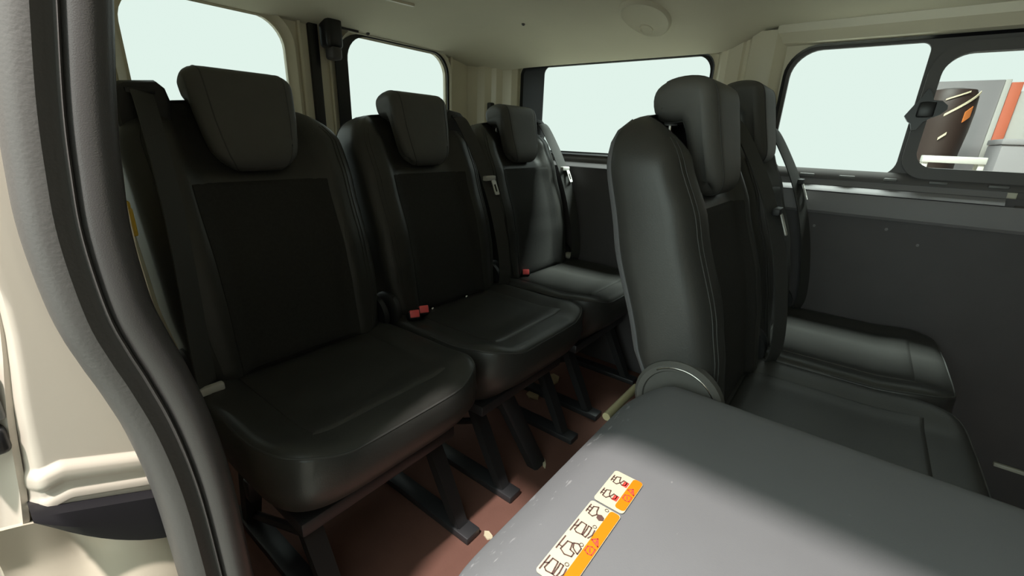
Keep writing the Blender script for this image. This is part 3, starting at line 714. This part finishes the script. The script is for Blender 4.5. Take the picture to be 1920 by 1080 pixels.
for i in range(2):
    cx = sx0 + (sx1 - sx0) * (0.27 + 0.46 * i); P += icon('a', cx, cyc + 0.0005, 0.018) + icon('b', cx, cyc + 0.0010, 0.019)
    bm = nb(); bm.faces.new([bm.verts.new((cx + a, lym + 0.0042 + b, zz)) for a, b in ((-.0045, -.003), (.0045, -.003), (.0045, .003), (-.0045, .003))]); obj('red_mark', bm, M_REDINK, l2, smooth=False)
strokes(l2, P, 0.0012, M_INK, zz)
def warn(cx, cy, parent):
    s = 0.0045
    strokes(parent, [[(cx - s, cy - s), (cx + s, cy), (cx - s * .1, cy + s), (cx - s, cy - s)], [(cx - s * .3, cy - s * .2), (cx + s * .3, cy)]], 0.0014, M_REDINK, zz, 'warning_triangle')
    c2 = cx - 0.013
    strokes(parent, [[(c2 - .004, cy - .004), (c2 + .004, cy - .004), (c2 + .005, cy), (c2 + .003, cy + .004), (c2 - .003, cy + .004), (c2 - .005, cy), (c2 - .004, cy - .004)], [(c2 - .002, cy - .001), (c2 + .002, cy + .001)]], 0.0012, M_REDINK, zz, 'warning_glyph')
warn(sx0 + 0.038, (ly0 + lym) / 2, l2); warn(lx0 + 0.066, (ly0 + lym) / 2, l1)

# ------------------------------------------------------------------ loose things on the floor
def scrap(name, x, y, l, w, a, m, label, cat, th=0.004):
    bm = nb(); T = Matrix.Translation((x, y, 0.0)) @ Matrix.Rotation(a, 4, 'Z')
    pts = [(-.5, -.3), (-.2, -.5), (.3, -.4), (.5, .1), (.2, .5), (-.3, .4)]
    for z in (0.0, 1.0): pass
    rings = [[T @ Vector((l * (p[0] + random.uniform(-.06, .06)), w * p[1], z)) for p in pts] for z in (0.0005, th)]
    loft(bm, rings)
    for v in bm.verts:
        if v.co.z > 0.002: v.co.z += random.uniform(0, 0.003)
    o = obj(name, bm, m, None, smooth=False); return tag(o, label, cat)
scrap('paper_scrap', 0.872, -0.520, 0.045, 0.010, 0.6, M_SCRAP, 'pale crumpled paper scrap by the wide leg cover', 'scrap')
scrap('paper_scrap', 0.555, -0.560, 0.030, 0.018, 1.2, M_SCRAP, 'small cream paper scrap at the foot of the door-side seat leg', 'scrap')
scrap('tan_piece', 1.325, -0.255, 0.085, 0.060, 0.3, M_TANFLAT, 'flat tan piece under the corner seat, larger one', 'scrap')  # flat tan pieces lying on the floor
scrap('tan_piece', 1.165, -0.265, 0.060, 0.045, 0.9, M_TANFLAT, 'flat tan piece under the middle seat, smaller one', 'scrap')
# yellow box on top of the wheel arch
r = empty('yellow_box', (0.058, -0.12, 0.788)); tag(r, 'small yellow plastic box on the wheel arch between door seal and seat', 'box')
bm = nb(); box(bm, (-0.020, -0.025, 0.0), (0.028, 0.03, 0.050), 0.004, 3); obj('box_body', bm, M_YELLOW, r)
bm = nb(); box(bm, (-0.021, -0.027, 0.048), (0.026, 0.03, 0.062), 0.004, 3); obj('box_lid', bm, M_YELLOW, r)

# ------------------------------------------------------------------ garage things seen through the sliding window
p = empty('partition', (4.0, -2.0, -0.6)); tag(p, 'grey and white partition with an orange upright stripe, beyond the sliding window', 'partition')
def pbox(name, lo, hi, m, bev=0.003):
    bm = nb(); box(bm, (lo[0] - 4.0, lo[1] + 2.0, lo[2] + 0.6), (hi[0] - 4.0, hi[1] + 2.0, hi[2] + 0.6), bev); return obj(name, bm, m, p)
pbox('grey_panel', (4.0, -1.645, -0.6), (4.06, -1.30, 1.412), M_WALLG)
pbox('white_strip', (3.985, -1.672, -0.6), (4.06, -1.646, 1.412), M_WALLW)
pbox('orange_stripe', (3.99, -1.725, -0.6), (4.06, -1.673, 1.395), M_POSTO)
pbox('white_panel', (4.0, -2.6, -0.6), (4.06, -1.726, 1.345), M_WALLW)
r = empty('storage_cabinet', (3.7, -2.0, -0.6)); tag(r, 'low grey cabinet in front of the striped partition', 'cabinet')
bm = nb(); box(bm, (-0.2, -0.5, 0.0), (0.2, 0.345, 1.635), 0.01); obj('cabinet_body', bm, M_WALLG, r)
bm = nb(); box(bm, (-0.21, -0.5, 1.635), (0.21, 0.350, 1.665), 0.006); obj('cabinet_top', bm, M_WALLG, r)
r = empty('bollard', (3.55, -1.395, -0.6)); tag(r, 'dark brown glossy rounded column with painted amber and pale glints, outside the sliding window', 'column')
bm = nb(); R = []
for z, k in ((0, 1.1), (0.05, 1.1), (0.06, 1.0), (0.8, 1.0), (1.3, 0.98), (1.58, 0.92), (1.70, 1.0), (1.80, 1.02), (1.88, 0.98), (1.915, 0.85), (1.925, 0.4)):
    R.append([(0.11 * k * math.cos(t), 0.115 * k * math.sin(t), z) for t in lin(0, 2 * math.pi * 35 / 36, 36)])
loft(bm, R); obj('column_body', bm, M_BROWN, r)
def onc(a, z, k=1.03): return (0.11 * k * math.cos(a), 0.115 * k * math.sin(a), z)
for name, a0, a1, z0, z1, w, m in (('amber_glint', 3.75, 4.05, 1.77, 1.80, 0.055, M_AMBER), ('pale_glint', 3.0, 4.3, 1.78, 1.90, 0.013, M_SCRAP), ('pale_glint', 2.9, 3.7, 1.86, 1.90, 0.008, M_SCRAP), ('pale_glint', 3.05, 3.3, 1.655, 1.685, 0.014, M_SCRAP)):  # reflection glints put in as amber and pale coloured strips
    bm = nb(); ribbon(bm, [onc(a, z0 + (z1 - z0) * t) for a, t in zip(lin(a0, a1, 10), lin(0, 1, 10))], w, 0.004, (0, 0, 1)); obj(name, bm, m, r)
r = empty('bench', (3.3, -1.5, -0.6)); tag(r, 'white narrow bench top in front of the dark column', 'bench')
bm = nb(); box(bm, (-0.08, -0.085, 1.53), (0.08, 0.165, 1.565), 0.004); obj('bench_top', bm, M_WALLW, r)
for (x, y) in ((-0.06, -0.07), (0.06, -0.07), (-0.06, 0.15), (0.06, 0.15)):
    bm = nb(); box(bm, (x - 0.012, y - 0.012, 0.0), (x + 0.012, y + 0.012, 1.532), 0.003); obj('leg', bm, M_WALLW, r)
